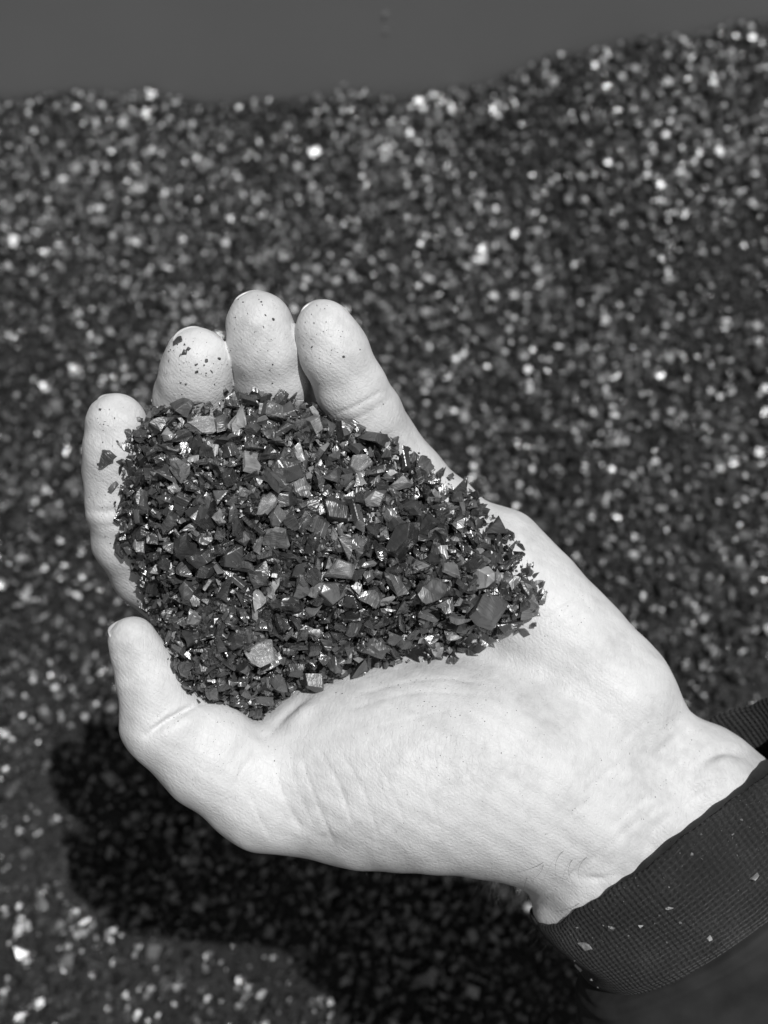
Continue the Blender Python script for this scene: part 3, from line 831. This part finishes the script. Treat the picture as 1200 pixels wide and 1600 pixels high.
# dust and crumbs on the skin
dr = random.Random(5); pts = []; nr = []; sz = []
def dust(cx, cy, sx, sy, n, s0, s1):
    for _ in range(n):
        x, y = dr.gauss(cx, sx), dr.gauss(cy, sy)
        h = hit(x, y)
        if h is None: continue
        pts.append(np.array(h[0])); nr.append(h[1] @ RC); sz.append(s0 + (s1 - s0) * dr.random() ** 3)
dust(302, 575, 26, 24, 34, .25, 1.3); dust(275, 545, 10, 14, 16, .3, 1.3)
dust(400, 540, 26, 36, 34, .2, 1.2); dust(510, 520, 30, 34, 26, .2, .9); dust(395, 470, 20, 6, 8, .3, 1.0); dust(490, 480, 14, 5, 8, .3, 1.2)
dust(165, 690, 16, 50, 34, .25, 1.0); dust(160, 830, 14, 40, 14, .2, .6); dust(560, 600, 40, 40, 14, .15, .5)
dust(680, 1090, 60, 40, 40, .15, .55); dust(560, 1150, 120, 70, 34, .15, .5); dust(320, 1180, 60, 40, 16, .15, .45)
dust(800, 1230, 120, 70, 26, .12, .4); dust(860, 930, 40, 50, 14, .15, .4); dust(900, 1200, 90, 90, 16, .12, .35)
for (cx, cy, sx, sy, n_) in ((300,570,30,30,150), (402,530,28,40,150), (515,530,32,40,140), (165,720,16,70,120), (560,620,30,40,50), (650,1075,90,30,160),
    (600,1160,130,70,150), (320,1180,60,40,70), (840,960,30,40,90), (800,1230,140,80,110), (225,1050,25,40,40)):
    dust(cx, cy, sx, sy, n_, .06, .30)
for c in LINES:
    for _ in range(16):
        k = dr.randrange(len(c) - 1); f = dr.random(); qx = c[k] * (1 - f) + c[k + 1] * f
        dust(qx[0], qx[1], 1.2, 1.2, 1, .08, .28)
pts, nr, sz = np.array(pts), np.array(nr), np.array(sz)
dust_o = link('dust_specks', scatter_mesh('dust_specks', to_world(pts + nr*0.02), np.einsum('ij,njk->nik', RC, orient(nr, .35, RNG)), sz/1000), M_DUST)
tag(dust_o, 'fine dark dust specks sprinkled over the fingertips and palm', 'dust', kind='stuff')

CB = BVHTree.FromPolygons([tuple(v) for v in to_world(CUFFP.reshape(-1, 3)).tolist()], [p.vertices[:] for p in cuff.data.polygons])
def on_cuff(px, py, size, lg, label, mi, mat=None, thick=.6, name='flake'):
    d = dir_world(P(px, py, 0) - np.array([0, 0, D0])); d /= np.linalg.norm(d)
    loc, nor, i, _ = CB.ray_cast(Vector(CL), Vector(d), 2.0)
    if loc is None: return
    mm = (np.array(loc) - CL) @ RC * 1000 + np.array([0, 0, D0]); nrm = np.array(nor) @ RC
    if nrm[2] < 0: nrm = -nrm
    me = FINE[mi]
    if mat: me = me.copy(); me.materials.clear(); me.materials.append(mat)
    put_flake(me, mm + nrm * size * thick * .18, nrm, lg, size, label, None, None, thick=thick)
on_cuff(1178, 1368, 3.6, (.3, 1, 0), 'round pale crumb stuck on the dark cuff', 5, M_PALE, .9)
on_cuff(1108, 1466, 1.9, (.3, 1, 0), 'tiny pale crumb low on the dark cuff', 2, M_PALE, .8)
on_cuff(1000, 1447, 1.5, (1, .4, 0), 'tiny light crumb in the middle of the cuff', 8, M_PALE, .8)
on_cuff(1046, 1418, 2.6, (1, .4, 0), 'small dark flake on the cuff below its edge', 9)
on_cuff(955, 1450, 2.4, (1, .3, 0), 'crumpled dark flake on the cuff by the wrist bone', 12)
on_cuff(915, 1478, 3.6, (1, .2, 0), 'shiny flake near the lower corner of the cuff', 14)
on_cuff(905, 1512, 3.2, (1, -.6, 0), 'grey flake at the outer side of the cuff', 16, M_PALE, .3)
on_cuff(925, 1530, 1.5, (1, -.6, 0), 'tiny light crumb at the outer side of the cuff', 20, M_PALE, .8)
# single large bright flakes on the pile, and a few thrown against the wall
def on_pile(px, py, size, lg, label, mi):
    d = dir_world(P(px, py, 0) - np.array([0, 0, D0])); d /= np.linalg.norm(d)
    t = 0.4
    for _ in range(400):
        p = CL + d * t
        if p[2] < pile_h(p[0], p[1]) + 0.002 or p[1] > WALL_Y - 0.006: break
        t += 0.002
    half = np.array(SUN_DIR) - d; half /= np.linalg.norm(half)
    mm = (p - CL) @ RC * 1000 + np.array([0, 0, D0])
    me = FINE[mi].copy(); me.materials.clear(); me.materials.append(M_PALE)
    put_flake(me, mm, (half + np.array([0.08, 0.1, 0.05])) @ RC, lg, size, label, None, None, thick=.7)
on_pile(192, 192, 11, (.4, 1, 0), 'large pale flake on the far pile near the wall, upper of three', 3)
on_pile(228, 240, 9, (-.6, 1, 0), 'pale flake on the far pile, middle of three in a row', 7)
on_pile(219, 292, 10, (1, .4, 0), 'pale flake on the far pile, lowest of three in a row', 0)
on_pile(488, 293, 9.5, (.1, 1, 0), 'upright pale flake on the pile above the gap between the fingers', 2)
on_pile(670, 433, 9, (1, .2, 0), 'pale flake on the pile behind the little finger', 4)
on_pile(1050, 435, 12, (1, .6, 0), 'largest bright flake on the pile slope near the frame edge', 5)
on_pile(892, 574, 8.5, (.6, 1, 0), 'bright flake on the pile beyond the palm', 6)
on_pile(20, 375, 9.5, (.2, 1, 0), 'bright flake on the pile at the edge opposite the sleeve', 1)
for x, y, sz_, lab in ((603, 20, 4.5, 'small flake stuck high on the grey wall'), (604, 46, 3.5, 'tiny flake stuck on the grey wall below another'), (537, 132, 6, 'flake caught on the wall just above the pile')):
    d = dir_world(P(x, y, 0) - np.array([0, 0, D0])); t = (WALL_Y - 0.0008 - CL[1]) / d[1]
    p = CL + d * t; mm = (p - CL) @ RC * 1000 + np.array([0, 0, D0])
    me = FINE[9].copy(); me.materials.clear(); me.materials.append(M_PALE)
    put_flake(me, mm, np.array([0, -1.0, 0]) @ RC, (1, .5, 0), sz_, lab, None, None, thick=.4)
# lint and crumbs clinging to the knit
lr = random.Random(31); lp, ln, ls = [], [], []
for _ in range(150):
    x = lr.uniform(860, 1200); y = 1450 - (x - 860) * 0.73 + abs(lr.gauss(0, 70)) + 6
    d = dir_world(P(x, y, 0) - np.array([0, 0, D0])); d /= np.linalg.norm(d)
    loc, nor, i, _d = CB.ray_cast(Vector(CL), Vector(d), 2.0)
    if loc is None: continue
    nrm = np.array(nor) @ RC
    if nrm[2] < 0: nrm = -nrm
    lp.append((np.array(loc) - CL) @ RC * 1000 + np.array([0, 0, D0]) + nrm * 0.1); ln.append(nrm); ls.append(0.2 + 0.9 * lr.random() ** 4)
lint = link('lint_specks', scatter_mesh('lint_specks', to_world(np.array(lp)), np.einsum('ij,njk->nik', RC, orient(np.array(ln), .5, RNG)), np.array(ls)/1000), mat_plain('lint', 0.12, 0.7, 0.3, 0.6, 700))
tag(lint, 'pale lint and dust specks clinging to the dark cuff', 'lint', kind='stuff')
print('done', time.time() - T0)
